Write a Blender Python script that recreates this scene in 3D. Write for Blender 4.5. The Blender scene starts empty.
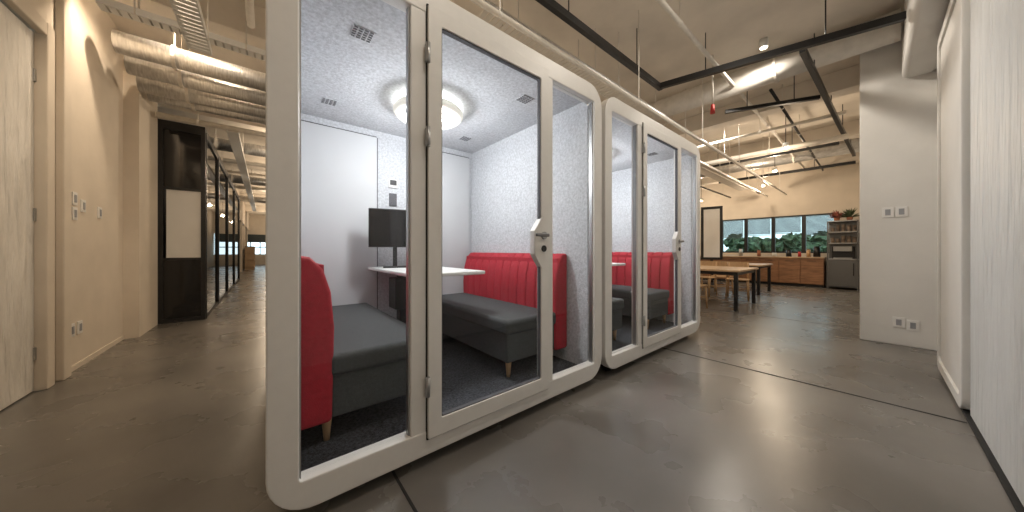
import bpy, bmesh, math, random
from mathutils import Vector, Matrix
random.seed(4)
C = bpy.context.scene.collection
bpy.context.scene.view_settings.view_transform = 'Standard'
bpy.context.scene.view_settings.exposure = 0.22

# ---------------------------------------------------------------- materials
def mat(name, col, rough=0.6, metal=0.0, nscale=8.0, namp=0.08, bump=0.0, bscale=None, stretch=None, emit=None, estr=0, spec=0.5, bdist=0.01):
    m = bpy.data.materials.new(name); m.use_nodes = True
    nt = m.node_tree; b = nt.nodes['Principled BSDF']
    b.inputs['Roughness'].default_value = rough
    b.inputs['Metallic'].default_value = metal
    b.inputs['Specular IOR Level'].default_value = spec
    tc = nt.nodes.new('ShaderNodeTexCoord'); mp = nt.nodes.new('ShaderNodeMapping')
    nt.links.new(tc.outputs['Object'], mp.inputs[0])
    if stretch: mp.inputs['Scale'].default_value = stretch
    n = nt.nodes.new('ShaderNodeTexNoise'); n.inputs['Scale'].default_value = nscale; n.inputs['Detail'].default_value = 6
    nt.links.new(mp.outputs[0], n.inputs[0])
    r = nt.nodes.new('ShaderNodeValToRGB')
    r.color_ramp.elements[0].position = 0.3; r.color_ramp.elements[1].position = 0.7
    r.color_ramp.elements[0].color = (*[max(0, c*(1-namp)) for c in col], 1)
    r.color_ramp.elements[1].color = (*[min(1, c*(1+namp)) for c in col], 1)
    nt.links.new(n.outputs['Fac'], r.inputs[0]); nt.links.new(r.outputs[0], b.inputs['Base Color'])
    if bump:
        n2 = nt.nodes.new('ShaderNodeTexNoise'); n2.inputs['Scale'].default_value = bscale or nscale*4; n2.inputs['Detail'].default_value = 4
        nt.links.new(mp.outputs[0], n2.inputs[0])
        bp = nt.nodes.new('ShaderNodeBump'); bp.inputs['Strength'].default_value = bump; bp.inputs['Distance'].default_value = bdist
        nt.links.new(n2.outputs['Fac'], bp.inputs['Height']); nt.links.new(bp.outputs[0], b.inputs['Normal'])
    if emit:
        b.inputs['Emission Color'].default_value = (*emit, 1); b.inputs['Emission Strength'].default_value = estr
    return m

def floor_mat():
    m = mat('polished_concrete', (0.155, 0.143, 0.129), 0.3, 0, 1.1, 0.26, 0.06, 2.0)
    nt = m.node_tree; b = nt.nodes['Principled BSDF']
    b.inputs['Specular IOR Level'].default_value = 0.5
    tc = nt.nodes['Texture Coordinate']
    n = nt.nodes.new('ShaderNodeTexNoise'); n.inputs['Scale'].default_value = 1.6; n.inputs['Detail'].default_value = 8
    mr = nt.nodes.new('ShaderNodeMapRange'); mr.inputs[3].default_value = 0.18; mr.inputs[4].default_value = 0.38
    nt.links.new(tc.outputs['Object'], n.inputs[0]); nt.links.new(n.outputs['Fac'], mr.inputs[0]); nt.links.new(mr.outputs[0], b.inputs['Roughness'])
    return m

def glass_mat(name, refl=0.5, tint=(0.98, 0.985, 0.985), base=0.02):
    m = bpy.data.materials.new(name); m.use_nodes = True; nt = m.node_tree
    for nd in list(nt.nodes):
        if nd.type != 'OUTPUT_MATERIAL': nt.nodes.remove(nd)
    out = nt.nodes['Material Output']
    t = nt.nodes.new('ShaderNodeBsdfTransparent'); t.inputs[0].default_value = (*tint, 1)
    g = nt.nodes.new('ShaderNodeBsdfGlossy'); g.inputs['Roughness'].default_value = 0.02
    fr = nt.nodes.new('ShaderNodeLayerWeight'); fr.inputs[0].default_value = 0.5
    pw = nt.nodes.new('ShaderNodeMath'); pw.operation = 'POWER'; pw.inputs[1].default_value = 5
    mu = nt.nodes.new('ShaderNodeMath'); mu.operation = 'MULTIPLY_ADD'; mu.inputs[1].default_value = refl; mu.inputs[2].default_value = base
    mx = nt.nodes.new('ShaderNodeMixShader')
    nt.links.new(fr.outputs['Facing'], pw.inputs[0]); nt.links.new(pw.outputs[0], mu.inputs[0]); nt.links.new(mu.outputs[0], mx.inputs[0])
    nt.links.new(t.outputs[0], mx.inputs[1]); nt.links.new(g.outputs[0], mx.inputs[2]); nt.links.new(mx.outputs[0], out.inputs[0])
    return m

M = dict(
 floor=floor_mat(),
 beige=mat('wall_plaster_beige', (0.66, 0.59, 0.50), 0.85, 0, 3, 0.05, 0.15, 30),
 white=mat('wall_plaster_white', (0.68, 0.665, 0.635), 0.85, 0, 3, 0.04, 0.1, 30),
 ceil=mat('ceiling_concrete', (0.72, 0.66, 0.58), 0.9, 0, 2.2, 0.10, 0.3, 14),
 podframe=mat('powder_coated_frame', (0.70, 0.685, 0.655), 0.45, 0, 20, 0.02, 0.03, 200),
 felt=mat('speckled_felt', (0.52, 0.535, 0.56), 0.95, 0, 50, 0.20, 0.35, 80),
 panel=mat('pod_back_panel', (0.55, 0.56, 0.575), 0.7, 0, 5, 0.02),
 carpet=mat('carpet', (0.055, 0.058, 0.068), 0.98, 0, 70, 0.7, 0.7, 160),
 grayfab=mat('charcoal_upholstery', (0.06, 0.066, 0.067), 0.8, 0, 60, 0.15, 0.25, 250),
 red=mat('red_upholstery', (0.40, 0.011, 0.026), 0.75, 0, 40, 0.12, 0.2, 200),
 woodleg=mat('beech_wood', (0.50, 0.32, 0.17), 0.5, 0, 10, 0.15, stretch=(6, 6, 1)),
 wood=mat('oak_wood', (0.52, 0.36, 0.22), 0.45, 0, 5, 0.2, stretch=(8, 1, 8)),
 counter=mat('walnut_panel', (0.28, 0.14, 0.07), 0.45, 0, 4, 0.3, stretch=(6, 1, 6)),
 wtop=mat('white_laminate', (0.74, 0.74, 0.72), 0.35, 0, 5, 0.02),
 doorwood=mat('painted_wood_door', (0.74, 0.72, 0.68), 0.55, 0, 3, 0.07, 1.0, 2.2, stretch=(1, 5, 0.8), bdist=.07),
 grain=mat('grained_white_panel', (0.64, 0.65, 0.65), 0.55, 0, 3, 0.05, 1.0, 5, stretch=(3, 3, 0.4), bdist=.05),
 black=mat('black_metal', (0.010, 0.010, 0.011), 0.4, 0, 20, 0.2),
 blackg=mat('black_gloss', (0.008, 0.008, 0.009), 0.08, 0, 20, 0.2),
 steel=mat('brushed_steel', (0.42, 0.42, 0.42), 0.35, 0.9, 20, 0.08, stretch=(1, 1, 20)),
 dsteel=mat('dark_steel', (0.20, 0.20, 0.20), 0.3, 0.8, 20, 0.08, stretch=(1, 1, 20)),
 galv=mat('galvanised_duct', (0.62, 0.62, 0.62), 0.33, 0.85, 12, 0.2, 0.4, 9, stretch=(6, 1, 1)),
 pipe=mat('painted_pipe', (0.66, 0.62, 0.56), 0.6, 0, 12, 0.08),
 gap=mat('dark_gap', (0.02, 0.02, 0.02), 0.9),
 switch=mat('switch_plastic', (0.74, 0.73, 0.71), 0.4, 0, 5, 0.02),
 redpaint=mat('red_sprinkler_paint', (0.4, 0.02, 0.015), 0.5),
 green=mat('foliage', (0.08, 0.12, 0.06), 0.7, 0, 6, 0.8, 0.6),
 pot=mat('terracotta', (0.35, 0.14, 0.08), 0.8),
 vent=mat('vent_dark', (0.10, 0.10, 0.11), 0.8),
 ventg=mat('vent_grey', (0.30, 0.31, 0.33), 0.8),
 lampglow=mat('lamp_diffuser', (0.9, 0.9, 0.9), 0.5, 0, 5, 0.01, emit=(1.0, 0.98, 0.90), estr=18),
 lamprim=mat('lamp_acrylic_rim', (0.70, 0.71, 0.68), 0.25, 0, 5, 0.01, emit=(1, .94, .78), estr=0.4),
 down=mat('downlight_glow', (0.9, 0.9, 0.9), 0.5, 0, 5, 0.01, emit=(1.0, 0.85, 0.62), estr=9),
 blind=mat('blind_slats', (0.035, 0.05, 0.055), 0.6),
 glass=glass_mat('pod_glass', 0.35), oglass=glass_mat('office_glass', 0.6, (0.85, 0.9, 0.9)), sglass=glass_mat('smoked_glass', 0.8, (0.14, 0.13, 0.12), .08),
 books=mat('coloured_stock', (0.3, 0.1, 0.08), 0.6, 0, 9, 0.9), jars=mat('brown_jars', (0.16, 0.12, 0.09), 0.5, 0, 9, 0.7),
)

# ---------------------------------------------------------------- helpers
def link(ob, parent=None):
    C.objects.link(ob)
    if parent: ob.parent = parent
    return ob
def empty(name, loc=(0, 0, 0)):
    e = bpy.data.objects.new(name, None); e.location = loc; e.empty_display_size = .1
    C.objects.link(e); return e
def mesh_from_bm(name, bm, m, parent=None, smooth=False):
    me = bpy.data.meshes.new(name); bmesh.ops.recalc_face_normals(bm, faces=bm.faces); bm.to_mesh(me); bm.free()
    me.materials.append(m)
    if smooth:
        for p in me.polygons: p.use_smooth = True
    return link(bpy.data.objects.new(name, me), parent)
def add_bevel(o, w, seg=2):
    b = o.modifiers.new('bevel', 'BEVEL'); b.width = w; b.segments = seg; b.limit_method = 'ANGLE'; b.angle_limit = math.radians(35)
    if seg > 2:
        for p in o.data.polygons: p.use_smooth = True
        w2 = o.modifiers.new('wn', 'WEIGHTED_NORMAL')
def bmbox(bm, x0, x1, y0, y1, z0, z1):
    v = [bm.verts.new(p) for p in [(x0,y0,z0),(x1,y0,z0),(x1,y1,z0),(x0,y1,z0),(x0,y0,z1),(x1,y0,z1),(x1,y1,z1),(x0,y1,z1)]]
    for f in [(0,3,2,1),(4,5,6,7),(0,1,5,4),(1,2,6,5),(2,3,7,6),(3,0,4,7)]: bm.faces.new([v[i] for i in f])
def box(name, x0, x1, y0, y1, z0, z1, m, parent=None, bevel=0, seg=2):
    bm = bmesh.new(); bmbox(bm, x0, x1, y0, y1, z0, z1)
    o = mesh_from_bm(name, bm, m, parent)
    if bevel: add_bevel(o, bevel, seg)
    return o
def boxes(name, L, m, parent=None, bevel=0):
    bm = bmesh.new()
    for b in L: bmbox(bm, *b)
    o = mesh_from_bm(name, bm, m, parent)
    if bevel: add_bevel(o, bevel)
    return o
def bmcyl(bm, p0, p1, r0, r1=None, n=16):
    p0, p1 = Vector(p0), Vector(p1); d = p1-p0
    q = d.to_track_quat('Z', 'Y').to_matrix().to_4x4()
    q.translation = (p0+p1)/2
    bmesh.ops.create_cone(bm, cap_ends=True, segments=n, radius1=r0, radius2=r0 if r1 is None else r1, depth=d.length, matrix=q)
def cyl(name, p0, p1, r, m, parent=None, r1=None, n=16):
    bm = bmesh.new(); bmcyl(bm, p0, p1, r, r1, n)
    o = mesh_from_bm(name, bm, m, parent)
    for p in o.data.polygons: p.use_smooth = len(p.vertices) == 4
    return o
def rrect(x0, x1, z0, z1, r, n=8):
    pts = []
    for cx, cz, a in [(x1-r, z1-r, 0), (x0+r, z1-r, 90), (x0+r, z0+r, 180), (x1-r, z0+r, 270)]:
        for i in range(n+1):
            t = math.radians(a+90*i/n); pts.append((cx+r*math.cos(t), cz+r*math.sin(t)))
    return pts
def ring(name, outer, inner, y0, y1, m, parent=None, bevel=0):
    bm = bmesh.new(); n = len(outer)
    V = [[bm.verts.new((p[0], y, p[1])) for p in L] for y in (y0, y1) for L in (outer, inner)]
    of, inf, ob, inb = V
    for i in range(n):
        j = (i+1) % n
        bm.faces.new((of[i], of[j], inf[j], inf[i])); bm.faces.new((ob[j], ob[i], inb[i], inb[j]))
        bm.faces.new((of[j], of[i], ob[i], ob[j])); bm.faces.new((inf[i], inf[j], inb[j], inb[i]))
    o = mesh_from_bm(name, bm, m, parent)
    if bevel: add_bevel(o, bevel, 2)
    return o

# ---------------------------------------------------------------- room shell
ZC = 3.8
box('floor', -6, 13.8, -0.6, 34, -0.1, 0, M['floor'])
boxes('floor_joint', [(3.495, 3.51, -0.38, 3.9, 0, 0.003), (0.49, 0.502, -0.38, 1.9, 0, 0.003), (6.5, 6.508, -0.3, 9, 0, 0.002)], M['gap'])
box('ceiling', -6, 13.8, -0.6, 34, ZC, ZC+0.15, M['ceil'])
boxes('wall_left', [(-1.6, -1.38, -0.6, 2.95, 0, ZC), (-1.6, -1.38, 2.95, 4.3, 2.86, ZC), (-1.6, -1.38, 4.3, 6.0, 0, ZC), (-1.6, -1.25, 6.0, 6.85, 0, ZC)], M['beige'])
d = empty('door_1')
box('leaf', -1.45, -1.41, 2.98, 4.222, 0.01, 2.835, M['doorwood'], d, .004)
boxes('door_frame', [(-1.47, -1.35, 4.225, 4.34, 0, 2.95), (-1.40, -1.35, 2.85, 2.97, 0, 2.95), (-1.40, -1.35, 2.97, 4.225, 2.84, 2.95)], M['beige'], d, .008)
boxes('hinges', [(-1.412, -1.40, 4.205, 4.225, z, z+.1) for z in (.25, 1.35, 2.45)], M['steel'], d)
boxes('trim_1', [(-1.38, -1.33, 4.42, 4.55, 0, ZC)], M['beige'], None, .01)
boxes('baseboard_left', [(-1.38, -1.37, 4.56, 6.0, 0, .05)], M['beige'])
box('wall_right', -1.6, 5.75, -0.6, -0.45, 0, ZC, M['white'])
p = empty('sliding_panel')
box('board', 1.2, 3.58, -0.45, -0.40, 0.03, 3.02, M['grain'], p, .006)
boxes('floor_track', [(1.2, 4.85, -0.44, -0.385, 0, .02)], M['gap'], p)
p2 = empty('sliding_panel')
ring('rounded_border', rrect(3.62, 4.84, 0.03, 3.05, .09), rrect(3.70, 4.76, 0.11, 2.97, .05), -.43, -.37, M['white'], p2, .006)
box('board', 3.64, 4.82, -0.45, -0.385, 0.05, 3.03, M['white'], p2, .01)
box('bulkhead_beam', -1.38, 5.75, -0.45, -0.2, 3.1, ZC, M['white'], None, .05, 4)
box('wall_column', 5.75, 6.15, -0.6, 0.12, 0, ZC, M['white'], None, .008)
box('wall_kitchen_side', 6.15, 13.8, -0.6, 0.1, 0, ZC, M['white'])
boxes('wall_far', [(13.3, 13.5, .1, 34, 2.25, ZC), (13.3, 13.5, .1, 34, 0, 1.02), (13.3, 13.5, .1, .72, 1.02, 2.25), (13.3, 13.5, 3.7, 34, 1.02, 2.25)], M['beige'])
wn = 0
edges = [.72, 1.45, 2.2, 2.95, 3.7]
for a, b in zip(edges[:-1], edges[1:]):
    wn += 1
    w = empty('window_%d' % wn)
    boxes('frame', [(13.34, 13.42, a, a+.05, 1.02, 2.25), (13.34, 13.42, b-.05, b, 1.02, 2.25), (13.34, 13.42, a+.05, b-.05, 1.02, 1.07), (13.34, 13.42, a+.05, b-.05, 2.2, 2.25)], M['black'], w)
    box('pane', 13.375, 13.383, a+.05, b-.05, 1.07, 2.2, M['oglass'], w)
    bm = bmesh.new(); nsl = [17, 14, 15, 18][wn-1]
    for i in range(nsl):
        z = 2.17-.035*i
        q = [bm.verts.new(v) for v in ((13.285, a+.06, z-.014), (13.308, a+.06, z+.014), (13.308, b-.06, z+.014), (13.285, b-.06, z-.014))]
        bm.faces.new(q)
    bmbox(bm, 13.28, 13.32, a+.05, b-.05, 2.19, 2.24); bmbox(bm, 13.285, 13.315, a+.06, b-.06, 2.17-.035*nsl-.02, 2.17-.035*nsl)
    mesh_from_bm('venetian_blind', bm, M['blind'], w)
boxes('wall_back', [(1.3, 13.3, 9.0, 9.2, 0, ZC), (1.3, 1.5, 9.2, 30, 0, ZC)], M['beige'])
boxes('wall_corridor_end', [(-6, 1.3, 30, 30.2, 2.3, ZC), (-6, 1.3, 30, 30.2, 0, .8), (-6, -2.6, 30, 30.2, .8, 2.3)], M['beige'])
w = empty('window_5'); boxes('frame', [(x, x+.06, 30.02, 30.1, .8, 2.3) for x in (-2.6, -1.6, -.9, -.35, .3, 1.2)] + [(-2.6, 1.26, 30.02, 30.1, 1.3, 1.36)], M['black'], w)
boxes('roller_blind', [(-2.5, 1.2, 29.96, 29.99, 1.7, 2.3)], M['blind'], w)
boxes('wall_left_outer', [(-6, -5.9, -0.6, 30, 0, ZC)], M['beige'])
for i, x in enumerate((1.1, 6.6, 9.4, 12.2)):
    box('ceiling_beam', x, x+.3, -.2 if x < 5.7 else .1, 9, 3.5, ZC, M['ceil'], None, .01)
for y in (4.3, 7.4, 11, 15, 19, 24):
    box('ceiling_beam', -1.38 if y < 6.8 else -5.9, 1.1, y, y+.3, 3.45, ZC, M['ceil'], None, .01)

# ---------------------------------------------------------------- exterior
bm = bmesh.new()
for i in range(150):
    c = Vector((random.uniform(17, 21), random.uniform(-3, 12), random.uniform(-.7, 1.6)))
    r = random.uniform(.2, .45)
    mt = Matrix.Translation(c) @ Matrix.Diagonal((r, r, r*.9, 1))
    res = bmesh.ops.create_icosphere(bm, subdivisions=3, radius=1, matrix=mt)
    for v in res['verts']: v.co += Vector([random.uniform(-.16, .16) for _ in range(3)])
mesh_from_bm('garden_hedge', bm, M['green'])
box('ground_outside', 13.8, 30, -10, 40, -.3, -.1, M['green'])

# ---------------------------------------------------------------- sofa
def sofa(X0, face, y0, y1, zf):
    e = empty('sofa', (X0, (y0+y1)/2, zf)); L = y1-y0; h = L/2
    s = face
    def bx(n, a, b, c, d2, z0, z1, m, bev, seg=3):
        xa, xb = sorted((a*s, b*s)); return box(n, xa, xb, c, d2, z0, z1, m, e, bev, seg)
    bx('base', .15, .68, -h+.02, h-.02, .13, .36, M['grayfab'], .015)
    bx('seat_cushion', .14, .70, -h, h, .345, .46, M['grayfab'], .03, 4)
    prof = [(0.0, .12), (.155, .12), (.165, .60), (.15, .78), (.115, .90), (.06, .96), (0.0, .965)]
    N = 12; wv = L/N
    bm = bmesh.new()
    for i in range(N):
        a = -h+i*wv+.001; b = -h+(i+1)*wv-.001
        A = [bm.verts.new((u*s, a, z)) for u, z in prof]; B = [bm.verts.new((u*s, b, z)) for u, z in prof]
        bm.faces.new(A); bm.faces.new(B[::-1]); n = len(prof)
        for k in range(n): bm.faces.new((A[k], B[k], B[(k+1) % n], A[(k+1) % n]))
    o = mesh_from_bm('channelled_backrest', bm, M['red'], e)
    b = o.modifiers.new('bevel', 'BEVEL'); b.width = .022; b.segments = 3; b.limit_method = 'ANGLE'; b.angle_limit = math.radians(50)
    for p in o.data.polygons: p.use_smooth = True
    o.modifiers.new('wn', 'WEIGHTED_NORMAL')
    box('backing', *sorted((0.004*s, .12*s)), -h+.02, h-.02, .13, .92, M['red'], e)
    for k, (u, y) in enumerate([(.62, -h+.08), (.62, h-.08), (.14, -h+.08), (.14, h-.08)]):
        cyl('leg_%d' % (k+1), (u*s, y, 0), (u*s, y, .135), .014, M['woodleg'], e, r1=.026)
    return e

# ---------------------------------------------------------------- meeting pod
YF, YB = 1.47, 3.45
def pod(X0):
    e = empty('meeting_pod', (X0, YF, 0))
    W, D = 2.2, YB-YF
    zb, zt = .06, 2.48
    ring('shell', rrect(.008, W-.008, zb+.008, zt-.008, .16), rrect(.09, W-.09, .11, 2.40, .01), .06, D, M['podframe'], e)
    box('rear_cladding', .09, W-.09, D-.05, D, .11, 2.40, M['podframe'], e)
    box('interior_floor', .09, W-.09, .02, D-.05, .10, .125, M['carpet'], e)
    box('interior_ceiling', .09, W-.09, .06, D-.05, 2.385, 2.41, M['felt'], e)
    box('felt_lining_left', .088, .105, .06, D-.05, .125, 2.385, M['felt'], e)
    box('felt_lining_right', W-.105, W-.088, .06, D-.05, .125, 2.385, M['felt'], e)
    box('felt_lining_rear', .105, W-.105, D-.08, D-.05, .125, 2.385, M['felt'], e)
    boxes('rear_panels', [(.13, .91, D-.10, D-.08, .13, 2.31), (1.24, 2.05, D-.10, D-.08, .13, 2.31)], M['panel'], e, .004)
    boxes('rear_panel_seam', [(.91, .922, D-.088, D-.078, .13, 2.31), (1.228, 1.24, D-.088, D-.078, .13, 2.31), (.13, .91, D-.088, D-.078, 2.31, 2.322), (1.24, 2.05, D-.088, D-.078, 2.31, 2.322)], M['vent'], e)
    ring('front_frame', rrect(0, W, zb, zt, .17), rrect(.105, W-.105, .185, 2.345, .012), 0, .075, M['podframe'], e, .006)
    boxes('mullions', [(.56, .64, .003, .07, .17, 2.36), (1.545, 1.595, .003, .07, .17, 2.36)], M['podframe'], e, .004)
    boxes('gaskets', [(.105, .112, .02, .05, .185, 2.345), (.553, .56, .02, .05, .185, 2.345), (1.595, 1.602, .02, .05, .185, 2.345), (2.088, 2.095, .02, .05, .185, 2.345)], M['steel'], e)
    box('fixed_glass_left', .105, .56, .034, .042, .185, 2.345, M['glass'], e)
    box('fixed_glass_right', 1.595, 2.095, .034, .042, .185, 2.345, M['glass'], e)
    ring('door_leaf_frame', rrect(.645, 1.54, .145, 2.385, .008), rrect(.72, 1.462, .235, 2.30, .012), -.014, .03, M['podframe'], e, .004)
    ring('door_gasket', rrect(.716, 1.466, .231, 2.304, .012), rrect(.726, 1.456, .241, 2.294, .012), -.006, .02, M['vent'], e)
    box('door_glass', .718, 1.464, .004, .012, .233, 2.302, M['glass'], e)
    ring('door_reveal', rrect(.638, 1.547, .138, 2.392, .008), rrect(.644, 1.541, .144, 2.386, .008), -.002, .006, M['gap'], e)
    for k, z in enumerate((.42, 1.70, 2.13)):
        cyl('hinge_%d' % (k+1), (.641, -.02, z-.05), (.641, -.02, z+.05), .011, M['steel'], e)
        box('hinge_plate_%d' % (k+1), .63, .655, -.016, -.002, z-.045, z+.045, M['steel'], e, .002)
    bm = bmesh.new()
    P = [(1.475, .98), (1.475, 1.36), (1.395, 1.25), (1.395, 1.09)]
    A = [bm.verts.new((x, -.018, z)) for x, z in P]; B = [bm.verts.new((x, .03, z)) for x, z in P]
    bm.faces.new(A); bm.faces.new(B[::-1])
    for i in range(4): bm.faces.new((A[i], B[i], B[(i+1) % 4], A[(i+1) % 4]))
    o = mesh_from_bm('lock_case', bm, M['podframe'], e); add_bevel(o, .004)
    cyl('handle_rose', (1.48, -.03, 1.22), (1.48, -.012, 1.22), .026, M['steel'], e)
    cyl('handle_neck', (1.48, -.06, 1.22), (1.48, -.02, 1.22), .010, M['steel'], e)
    box('lever', 1.37, 1.49, -.068, -.05, 1.21, 1.232, M['dsteel'], e, .006, 3)
    cyl('keyhole_rose', (1.48, -.026, 1.13), (1.48, -.012, 1.13), .022, M['black'], e)
    for k, (x, y) in enumerate([(.22, .12), (W-.22, .12), (.22, D-.12), (W-.22, D-.12)]):
        cyl('levelling_foot_%d' % (k+1), (x, y, 0), (x, y, .08), .035, M['black'], e)
    for k, (x, y) in enumerate([(.44, .44), (.42, 1.49), (1.68, .40), (1.75, 1.49)]):
        L = [(x-.055+.028*j, x-.055+.028*j+.019, y-.055+.022*i, y-.055+.022*i+.010, 2.378, 2.386) for i in range(5) for j in range(4)]
        boxes('vent_grille_%d' % (k+1), L, M['vent'], e)
        box('vent_plate_%d' % (k+1), x-.06, x+.06, y-.06, y+.06, 2.381, 2.3865, M['felt'], e)
    box('control_panel', 1.03, 1.13, D-.095, D-.08, 1.80, 1.90, M['switch'], e, .004)
    box('control_display', 1.045, 1.115, D-.10, D-.094, 1.83, 1.885, M['black'], e)
    box('socket_plate', 1.04, 1.12, D-.095, D-.08, 1.60, 1.74, M['vent'], e, .004)
    sofa(X0+.108, 1, YF+.28, YF+1.85, .125)
    sofa(X0+W-.108, -1, YF+.28, YF+1.85, .125)
    t = empty('table', (X0+1.1, YF+1.25, .125))
    box('top', -.28, .34, -.62, .62, .79, .82, M['wtop'], t, .008, 3)
    box('column', -.08, .02, .25, .35, .02, .79, M['black'], t, .004)
    box('cable_box', -.14, .06, .20, .40, .42, .72, M['black'], t, .008)
    box('foot_plate', -.22, .22, .05, .58, 0, .02, M['black'], t, .004)
    mo = empty('monitor', (X0+1.0, YF+1.58, .947)); mo.rotation_euler = (0, 0, math.radians(-16))
    box('screen', -.24, .24, -.02, .02, .20, .58, M['black'], mo, .006)
    box('display', -.23, .23, -.024, -.0195, .21, .57, M['blackg'], mo)
    box('stand_neck', -.02, .02, .02, .05, .01, .40, M['black'], mo, .003)
    box('stand_base', -.11, .11, -.08, .10, .0, .012, M['black'], mo, .004)
    la = empty('ceiling_lamp', (X0+1.1, YF+1.0, 2.385))
    cyl('mount', (0, 0, -.03), (0, 0, 0), .10, M['wtop'], la, n=32)
    cyl('diffuser', (0, 0, -.11), (0, 0, -.03), .13, M['lampglow'], la, r1=.17, n=40)
    bm = bmesh.new()
    bmesh.ops.create_circle(bm, segments=10, radius=.042, matrix=Matrix.Translation((.252, 0, -.08)) @ Matrix.Rotation(math.pi/2, 4, 'X'))
    bmesh.ops.spin(bm, geom=bm.verts[:]+bm.edges[:], cent=(0, 0, 0), axis=(0, 0, 1), angle=2*math.pi, steps=40, use_merge=True)
    for v in bm.verts: v.co.z = -.08+(v.co.z+.08)*.9
    mesh_from_bm('acrylic_rim', bm, M['lamprim'], la, True)
    for k in range(6):
        a = k*math.pi/3
        cyl('petal_strut_%d' % (k+1), (.15*math.cos(a), .15*math.sin(a), -.07), (.22*math.cos(a), .22*math.sin(a), -.075), .012, M['lamprim'], la)
    li = bpy.data.lights.new('pod_light', 'POINT'); li.energy = 32; li.color = (.95, .97, 1.0); li.shadow_soft_size = .1
    lo = bpy.data.objects.new('pod_light', li); lo.location = (0, 0, -.26); lo.parent = la; C.objects.link(lo)
    return e
pod(0.0); pod(2.25)

# ---------------------------------------------------------------- black glass meeting room in corridor
g = empty('glass_meeting_room')
F = []
for x in (-1.25, -.80): F.append((x, x+.05, 6.87, 6.93, 0, 3.03))
F += [(-1.20, -.80, 6.87, 6.93, 2.97, 3.03), (-1.20, -.80, 6.87, 6.93, 0, .06), (-1.20, -.80, 6.87, 6.93, 2.05, 2.09), (-1.20, -.80, 6.87, 6.93, .96, 1.0)]
ys = [6.93, 8.6, 10.6, 12.8, 15]
for y in ys: F.append((-.80, -.74, y, y+.06, 0, 3.03))
for z in (0, 2.97): F.append((-.79, -.75, 6.93, 15, z, z+.06))
boxes('black_frame', F, M['black'], g)
boxes('black_panel', [(-1.20, -.80, 6.89, 6.91, .06, .96), (-1.20, -.80, 6.89, 6.91, 2.09, 2.97)], M['blackg'], g)
box('white_panel', -1.17, -.80, 6.885, 6.91, 1.0, 2.05, M['switch'], g)
box('side_glass', -.775, -.769, 6.99, 15, .06, 2.97, M['sglass'], g)
box('roof', -4, -.75, 6.87, 15.06, 3.03, 3.1, M['black'], g)
box('rear_wall', -4, -3.9, 6.87, 15, 0, 3.03, M['counter'], g)
boxes('partition', [(-3.9, -1.25, 6.87, 6.93, 0, 3.03), (-3.9, -.8, 10.6, 10.66, 0, 3.03)], M['black'], g)
boxes('wall_corridor_left', [(-1.1, -.95, 15.1, 30, 2.6, ZC)] + [(-1.1, -.95, y, y+.4, 0, 2.6) for y in (15.1, 18, 21, 24, 27)], M['beige'])
s = empty('display_shelf', (-.9, 22.6, 0))
boxes('shelves', [(0, .4, 0, 2, z, z+.03) for z in (.1, .5, .9, 1.3)] + [(0, .4, 0, .03, 0, 1.33), (0, .4, 1.97, 2, 0, 1.33)], M['wood'], s)
boxes('stock', [(.05, .35, .06+.14*i, .06+.14*i+.11, z+.03, z+.03+random.uniform(.15, .32)) for i in range(13) for z in (.1, .5, .9)], M['books'], s)

# ---------------------------------------------------------------- office tables, chairs
def otable(x0, x1, y0, y1, h=.75):
    e = empty('work_table', (x0, y0, 0)); a, b = x1-x0, y1-y0
    box('top', 0, a, 0, b, h-.035, h, M['wood'], e, .004)
    L = []
    for x in (.04, a-.10):
        L += [(x, x+.06, .04, .10, 0, h-.035), (x, x+.06, b-.10, b-.04, 0, h-.035), (x, x+.06, .10, b-.10, h-.095, h-.035)]
    L += [(.10, a-.10, .05, .09, h-.095, h-.035), (.10, a-.10, b-.09, b-.05, h-.095, h-.035)]
    boxes('leg_frame', L, M['black'], e)
def chair(x, y, rot):
    e = empty('wooden_chair', (x, y, 0)); e.rotation_euler = (0, 0, rot)
    box('seat', -.21, .21, -.21, .21, .43, .46, M['woodleg'], e, .012, 3)
    for k, (a, b) in enumerate([(-.18, -.18), (.18, -.18)]): cyl('leg_%d' % (k+1), (a*1.12, b*1.12, 0), (a, b, .44), .014, M['woodleg'], e, r1=.02)
    for k, (a, b) in enumerate([(-.18, .18), (.18, .18)]): cyl('leg_%d' % (k+3), (a*1.1, b*1.25, 0), (a, b+.01, .45), .014, M['woodleg'], e, r1=.02); cyl('back_post_%d' % (k+1), (a, b+.01, .44), (a, b+.07, .82), .019, M['woodleg'], e, r1=.014)
    bm = bmesh.new(); pr = None
    for i in range(9):
        t = -1+i/4; X = .2*t; Y = .25+.03*(1-t*t)-.02
        vs = [bm.verts.new(q) for q in ((X, Y, .68), (X, Y+.018, .68), (X, Y+.028, .84), (X, Y+.01, .84))]
        if pr:
            for k in range(4): bm.faces.new((pr[k], vs[k], vs[(k+1) % 4], pr[(k+1) % 4]))
        else: bm.faces.new(vs)
        pr = vs
    bm.faces.new(pr[::-1]); mesh_from_bm('curved_backrest', bm, M['woodleg'], e)
    boxes('stretchers', [(-.19, .19, -.2, -.18, .2, .22), (-.19, .19, .19, .21, .2, .22)], M['woodleg'], e)
otable(6.6, 8.0, 1.55, 3.2); otable(9.3, 10.6, 1.75, 3.6)
chair(6.35, 2.25, math.radians(90)); chair(6.35, 2.9, math.radians(95)); chair(8.35, 2.0, math.radians(-80)); chair(9.0, 2.5, math.radians(90)); chair(8.4, 2.7, math.radians(-95)); chair(9.02, 3.2, math.radians(86))
t = empty('whiteboard_stand', (11.35, 3.42, 0)); t.rotation_euler = (0, 0, math.radians(-75))
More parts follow.
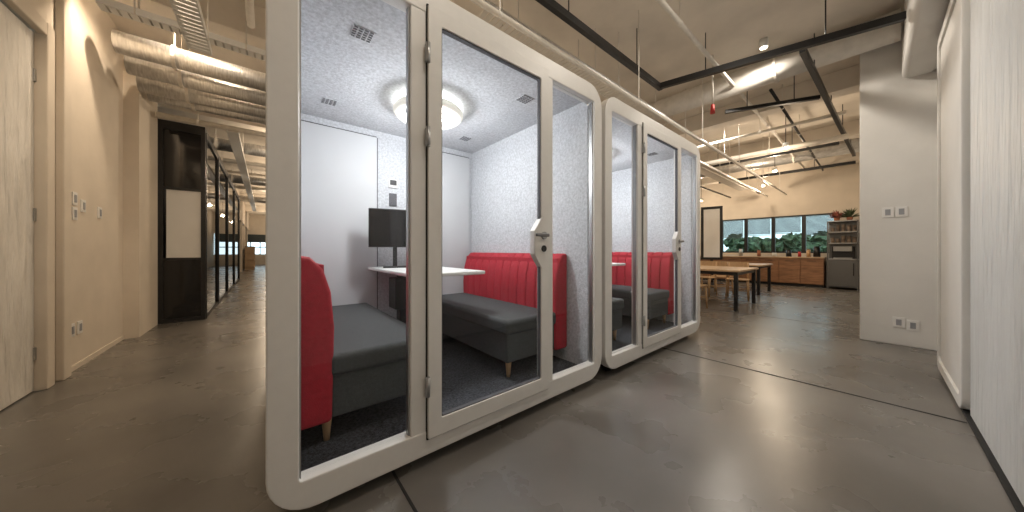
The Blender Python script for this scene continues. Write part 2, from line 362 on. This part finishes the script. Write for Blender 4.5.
box('bezel', -.30, .30, -.03, .03, .80, 2.55, M['black'], t, .01); box('board', -.22, .22, -.036, -.029, .88, 2.46, M['switch'], t)
boxes('stand', [(-.04, .04, .03, .08, .04, 1.6), (-.30, .30, -.25, .3, 0, .04)], M['black'], t)
k = empty('kitchen_counter')
box('carcass', 12.70, 13.2, .95, 6.4, .08, .87, M['counter'], k)
boxes('cabinet_doors', [(12.675, 12.70, .96+.5*i, .96+.5*i+.485, .1, .86) for i in range(10)], M['counter'], k, .003)
boxes('handles', [(12.66, 12.675, .96+.5*i+.15, .96+.5*i+.34, .78, .79) for i in range(10)], M['black'], k)
box('worktop', 12.64, 13.22, .93, 6.42, .87, .91, M['wood'], k, .004); box('plinth', 12.76, 13.2, .96, 6.35, 0, .08, M['black'], k)
for i, (y, m, r, hh) in enumerate([(1.3, 'woodleg', .05, .22), (1.5, 'redpaint', .04, .16), (2.1, 'wtop', .06, .12), (3.0, 'steel', .06, .25), (1.75, 'black', .07, .2), (1.12, 'black', .08, .3), (2.5, 'pot', .05, .2)]):
    e = empty('storage_jar', (12.92, y, .91)); cyl('body', (0, 0, 0), (0, 0, hh), r, M[m], e, r1=r*.9, n=20); cyl('lid', (0, 0, hh), (0, 0, hh+.02), r*.8, M['black'], e, n=20)
k = empty('kitchen_rack')
box('fridge_body', 12.58, 13.13, .3, .86, .06, .84, M['dsteel'], k, .01); box('fridge_door', 12.55, 12.58, .31, .85, .1, .82, M['dsteel'], k, .006)
box('fridge_handle', 12.52, 12.54, .36, .38, .4, .75, M['black'], k); boxes('handle_mounts', [(12.53, 12.555, .36, .38, z, z+.02) for z in (.42, .71)], M['black'], k)
boxes('posts', [(x, x+.03, y, y+.03, 0, 1.95) for x in (12.55, 13.11) for y in (.28, .85)], M['dsteel'], k)
boxes('shelves', [(12.55, 13.14, .28, .88, z, z+.025) for z in (.845, 1.3, 1.62, 1.93)], M['steel'], k)
box('rack_rear', 13.12, 13.13, .31, .85, .87, 1.93, M['dsteel'], k)
box('machine_body', 12.75, 13.1, .36, .80, .87, 1.22, M['black'], k, .01); box('machine_head', 12.62, 12.80, .40, .76, 1.08, 1.22, M['steel'], k, .01); box('drip_tray', 12.6, 12.8, .40, .76, .87, .90, M['steel'], k, .004)
bm = bmesh.new()
for i in range(5):
    for z in (1.325, 1.645): bmcyl(bm, (12.72, .36+.105*i, z), (12.72, .36+.105*i, z+random.uniform(.1, .22)), .042, None, 14)
mesh_from_bm('jars_and_cups', bm, M['jars'], k)
for (x, y, s) in [(12.8, .45, 1.5), (12.8, .70, 1.3)]:
    e = empty('potted_plant', (x, y, 1.955)); cyl('pot', (0, 0, 0), (0, 0, .1), .05, M['pot'], e, r1=.065)
    bm = bmesh.new()
    for i in range(70):
        a = random.uniform(0, 6.28); el = random.uniform(.2, 1.4); L = random.uniform(.12, .24)*s
        dr = Vector((math.cos(a)*math.cos(el), math.sin(a)*math.cos(el), math.sin(el))); sd = Vector((-math.sin(a), math.cos(a), 0))*.025
        b0 = Vector((0, 0, .09)); v = [bm.verts.new(b0), bm.verts.new(b0+dr*L*.5+sd), bm.verts.new(b0+dr*L-Vector((0, 0, .03))), bm.verts.new(b0+dr*L*.5-sd)]
        bm.faces.new(v)
    mesh_from_bm('leaves', bm, M['green'] if s > 1.4 else M['books'], e)

# ---------------------------------------------------------------- switches
def plate(name, x, y, z, ax, m='switch', n=1):
    e = empty(name, (x, y, z))
    if ax == 'x+': box('plate', 0, .01, -.045, .045, -.06, .06, M[m], e, .002); box('rocker', .01, .014, -.02, .02, -.035, .035, M['ventg'], e, .001)
    else: box('plate', -.01, 0, -.045, .045, -.06, .06, M[m], e, .002); box('rocker', -.014, -.01, -.02, .02, -.035, .035, M['ventg'], e, .001)
plate('light_switch', -1.38, 4.75, 1.60, 'x+'); plate('light_switch', -1.38, 4.75, 1.46, 'x+'); plate('light_switch', -1.38, 4.92, 1.55, 'x+', 'wtop'); plate('light_switch', -1.38, 5.3, 1.52, 'x+'); plate('wall_socket', -1.38, 4.7, .38, 'x+'); plate('wall_socket', -1.38, 4.85, .38, 'x+')
plate('light_switch', 5.75, -.1, 1.57, 'x-'); plate('light_switch', 5.75, -.2, 1.57, 'x-'); plate('wall_socket', 5.75, -.28, .25, 'x-'); plate('wall_socket', 5.75, -.18, .27, 'x-')

# ---------------------------------------------------------------- ceiling services
def run(name, p0, p1, r, m, step=1.6, n=14, hang=True):
    e = empty(name); bm = bmesh.new(); bmcyl(bm, p0, p1, r, None, n)
    o = mesh_from_bm('pipe', bm, M[m], e)
    for p in o.data.polygons: p.use_smooth = len(p.vertices) == 4
    if hang:
        a, b = Vector(p0), Vector(p1); L = (b-a).length; k = max(2, int(L/step)); bm = bmesh.new()
        for i in range(k):
            q = a.lerp(b, (i+.5)/k)
            bmcyl(bm, q+Vector((0, 0, r*.5)), (q.x, q.y, ZC), .006, None, 6)
            bmcyl(bm, q-(b-a).normalized()*.015, q+(b-a).normalized()*.015, r*1.12, None, n)
        mesh_from_bm('hangers', bm, M['pipe'], e)
    return e
def track(p0, p1, m='black', w=.05, h=.07):
    e = empty('lighting_track'); a, b = Vector(p0), Vector(p1); d = b-a; ang = math.atan2(d.y, d.x)
    o = box('rail', 0, d.length, -w/2, w/2, -h/2, h/2, M[m], e); o.location = a; o.rotation_euler = (0, 0, ang)
    bm = bmesh.new(); k = max(2, int(d.length/1.2))
    for i in range(k):
        q = a.lerp(b, (i+.5)/k); bmcyl(bm, q, (q.x, q.y, ZC), .006, None, 6)
    mesh_from_bm('suspension_wires', bm, M['black'], e)
track((.3, 1.83, 3.3), (4.1, 1.83, 3.3)); track((4.05, 1.83, 3.3), (4.6, -.18, 3.3)); track((4.5, .5, 3.3), (10.4, .3, 3.3)); track((5.6, 1.5, 3.3), (6.1, .5, 3.3), h=.05); track((11.3, 3.2, 3.3), (11.3, .3, 3.3)); track((8.8, 3.2, 3.25), (8.8, .45, 3.25), h=.05)
run('ceiling_pipe', (.3, 1.68, 2.78), (12, 1.68, 2.78), .018, 'pipe', 1.8)
run('ceiling_pipe', (.3, 2.0, 3.1), (12.5, 2.0, 3.1), .03, 'galv', 1.8)
run('ceiling_pipe', (.3, 1.3, 3.5), (12.5, 1.3, 3.5), .025, 'pipe', 2)
run('ceiling_pipe', (4.6, 2.4, 3.0), (12.5, 2.4, 3.0), .045, 'pipe', 2)
run('ceiling_pipe', (4.6, 2.2, 2.85), (12.5, 2.2, 2.85), .02, 'galv', 2)
run('ceiling_pipe', (5.6, .95, 3.42), (12.4, .95, 3.42), .02, 'black', 1.5)
run('ceiling_pipe', (6.2, 3.2, 2.95), (12.5, 3.2, 2.95), .025, 'black', 1.5)
run('ceiling_pipe', (8.2, .3, 3.2), (8.2, 7, 3.2), .05, 'pipe', 2)
run('ceiling_pipe', (7.4, .3, 3.4), (7.4, 7, 3.4), .03, 'pipe', 2)
run('air_duct', (5.35, -.18, 3.58), (5.35, 6, 3.58), .16, 'pipe', 2, 28)
run('air_duct', (10.6, .2, 3.55), (10.6, 7, 3.55), .16, 'galv', 2, 28)
for y, z, r, m in [(5.0, 3.28, .11, 'galv'), (5.35, 3.22, .11, 'galv'), (5.75, 3.18, .11, 'galv'), (6.15, 3.2, .09, 'galv'), (6.5, 3.05, .04, 'pipe'), (8.6, 3.3, .12, 'galv'), (9.8, 3.25, .05, 'pipe'), (12.5, 3.3, .12, 'galv'), (14, 3.3, .06, 'pipe'), (17, 3.3, .12, 'galv')]:
    run('air_duct' if r > .08 else 'ceiling_pipe', (-1.2, y, z), (1.28, y, z), r, m, .8, 24)
for x, z, r in [(-1.15, 3.5, .04), (-.9, 3.45, .025), (-.12, 3.5, .035)]:
    run('ceiling_pipe', (x, .2, z), (x, 4.2, z), r, 'pipe', 1.6)
def tray(x0, x1, y0, y1, z, m='wtop'):
    e = empty('cable_tray'); lx = (x1-x0) > (y1-y0); L = []
    if lx:
        L += [(x0, x1, y0, y0+.01, z, z+.06), (x0, x1, y1-.01, y1, z, z+.06)]; n = int((x1-x0)/.06)
        L += [(x0+i*.06, x0+i*.06+.045, y0+.01, y1-.01, z, z+.006) for i in range(n)]
    else:
        L += [(x0, x0+.01, y0, y1, z, z+.06), (x1-.01, x1, y0, y1, z, z+.06)]; n = int((y1-y0)/.06)
        L += [(x0+.01, x1-.01, y0+i*.06, y0+i*.06+.045, z, z+.006) for i in range(n)]
    boxes('perforated_channel', L, M[m], e)
    bm = bmesh.new()
    for t in (.1, .45, .9):
        for s in (0, 1):
            q = (x0+(x1-x0)*t, y0 if s else y1) if lx else ((x0 if s else x1), y0+(y1-y0)*t)
            bmcyl(bm, (q[0], q[1], z), (q[0], q[1], ZC), .006, None, 6)
    mesh_from_bm('hanger_rods', bm, M['pipe'], e)
tray(-.56, -.40, 1.2, 4.1, 3.0); tray(-1.1, 1.0, 4.15, 4.27, 3.2); tray(-.5, -.35, 6.8, 20, 3.08); tray(5.6, 12.6, 2.7, 2.95, 3.15, 'pipe'); tray(1.5, 5.0, 2.15, 2.4, 3.25, 'pipe')
e = empty('sprinkler', (4.75, 1.42, 0)); cyl('drop', (0, 0, 3.1), (0, 0, ZC), .010, M['pipe'], e); cyl('head', (0, 0, 3.0), (0, 0, 3.12), .03, M['redpaint'], e, r1=.02)

# ---------------------------------------------------------------- downlights and added fill lamps
def downlight_or_fill(x, y, z, power, col=(1, .76, .5)):
    e = empty('downlight_or_fill', (x, y, z))
    if z < 3.6: cyl('stem', (0, 0, .1), (0, 0, ZC-z), .006, M['black'], e)
    cyl('can', (0, 0, 0), (0, 0, .1), .045, M['wtop'], e, n=24)
    cyl('lens', (0, 0, -.006), (0, 0, 0), .038, M['down'], e, n=24)
    flush = z > 3.6  # flush cans are added lamps that brighten the near walls and floor
    l = bpy.data.lights.new('bulb', 'SPOT' if flush else 'POINT'); l.energy = power*(1.5 if flush else 1); l.color = col; l.shadow_soft_size = .05
    if flush: l.spot_size = math.radians(172); l.spot_blend = .5
    o = bpy.data.objects.new('bulb', l); o.location = (0, 0, -.08); o.parent = e; C.objects.link(o)
W1 = (1, .80, .58); W2 = (1, .91, .79)
for x, y, z, p, c in [(-.75, 2.2, 3.7, 40, W1), (-.75, 4.7, 3.7, 46, W1), (.4, 7.9, 3.1, 34, W1), (.4, 10.5, 3.1, 32, W1), (.3, 14, 3.1, 40, W1), (.3, 18, 3.1, 40, W1), (.3, 23, 3.1, 40, W1), (.2, 28, 3.1, 30, W1),
                   (-2.4, 8.5, 2.8, 8, W1), (-2.4, 12.5, 2.8, 14, W1),
                   (1.0, .5, 3.7, 24, W2), (2.9, .6, 3.7, 34, W2), (4.9, .9, 3.7, 40, W2), (7.2, 2.0, 3.7, 46, W2), (7.8, 1.1, 3.1, 18, W1), (9.9, 1.6, 3.1, 38, W1), (11.9, 2.2, 3.1, 34, W1), (9, 5, 3, 45, W1), (4, 6, 3, 50, W1), (1.6, 5.2, 3.0, 30, W1), (12.2, 4, 2.9, 35, W1)]:
    downlight_or_fill(x, y, z, p, c)

# ---------------------------------------------------------------- world, camera
w = bpy.data.worlds.new('World'); bpy.context.scene.world = w; w.use_nodes = True
bg = w.node_tree.nodes['Background']; bg.inputs[0].default_value = (.72, .92, 1, 1); bg.inputs[1].default_value = 2.0
cam = bpy.data.cameras.new('Camera'); co = bpy.data.objects.new('Camera', cam); C.objects.link(co)
cam.sensor_width = 36; cam.lens = 36*299/1024; cam.shift_y = -6/1024; cam.clip_start = .02
co.location = (0, 0, 1.12)
fw = Vector((.6361, .7716, 0)); co.rotation_euler = fw.to_track_quat('-Z', 'Y').to_euler()
bpy.context.scene.camera = co
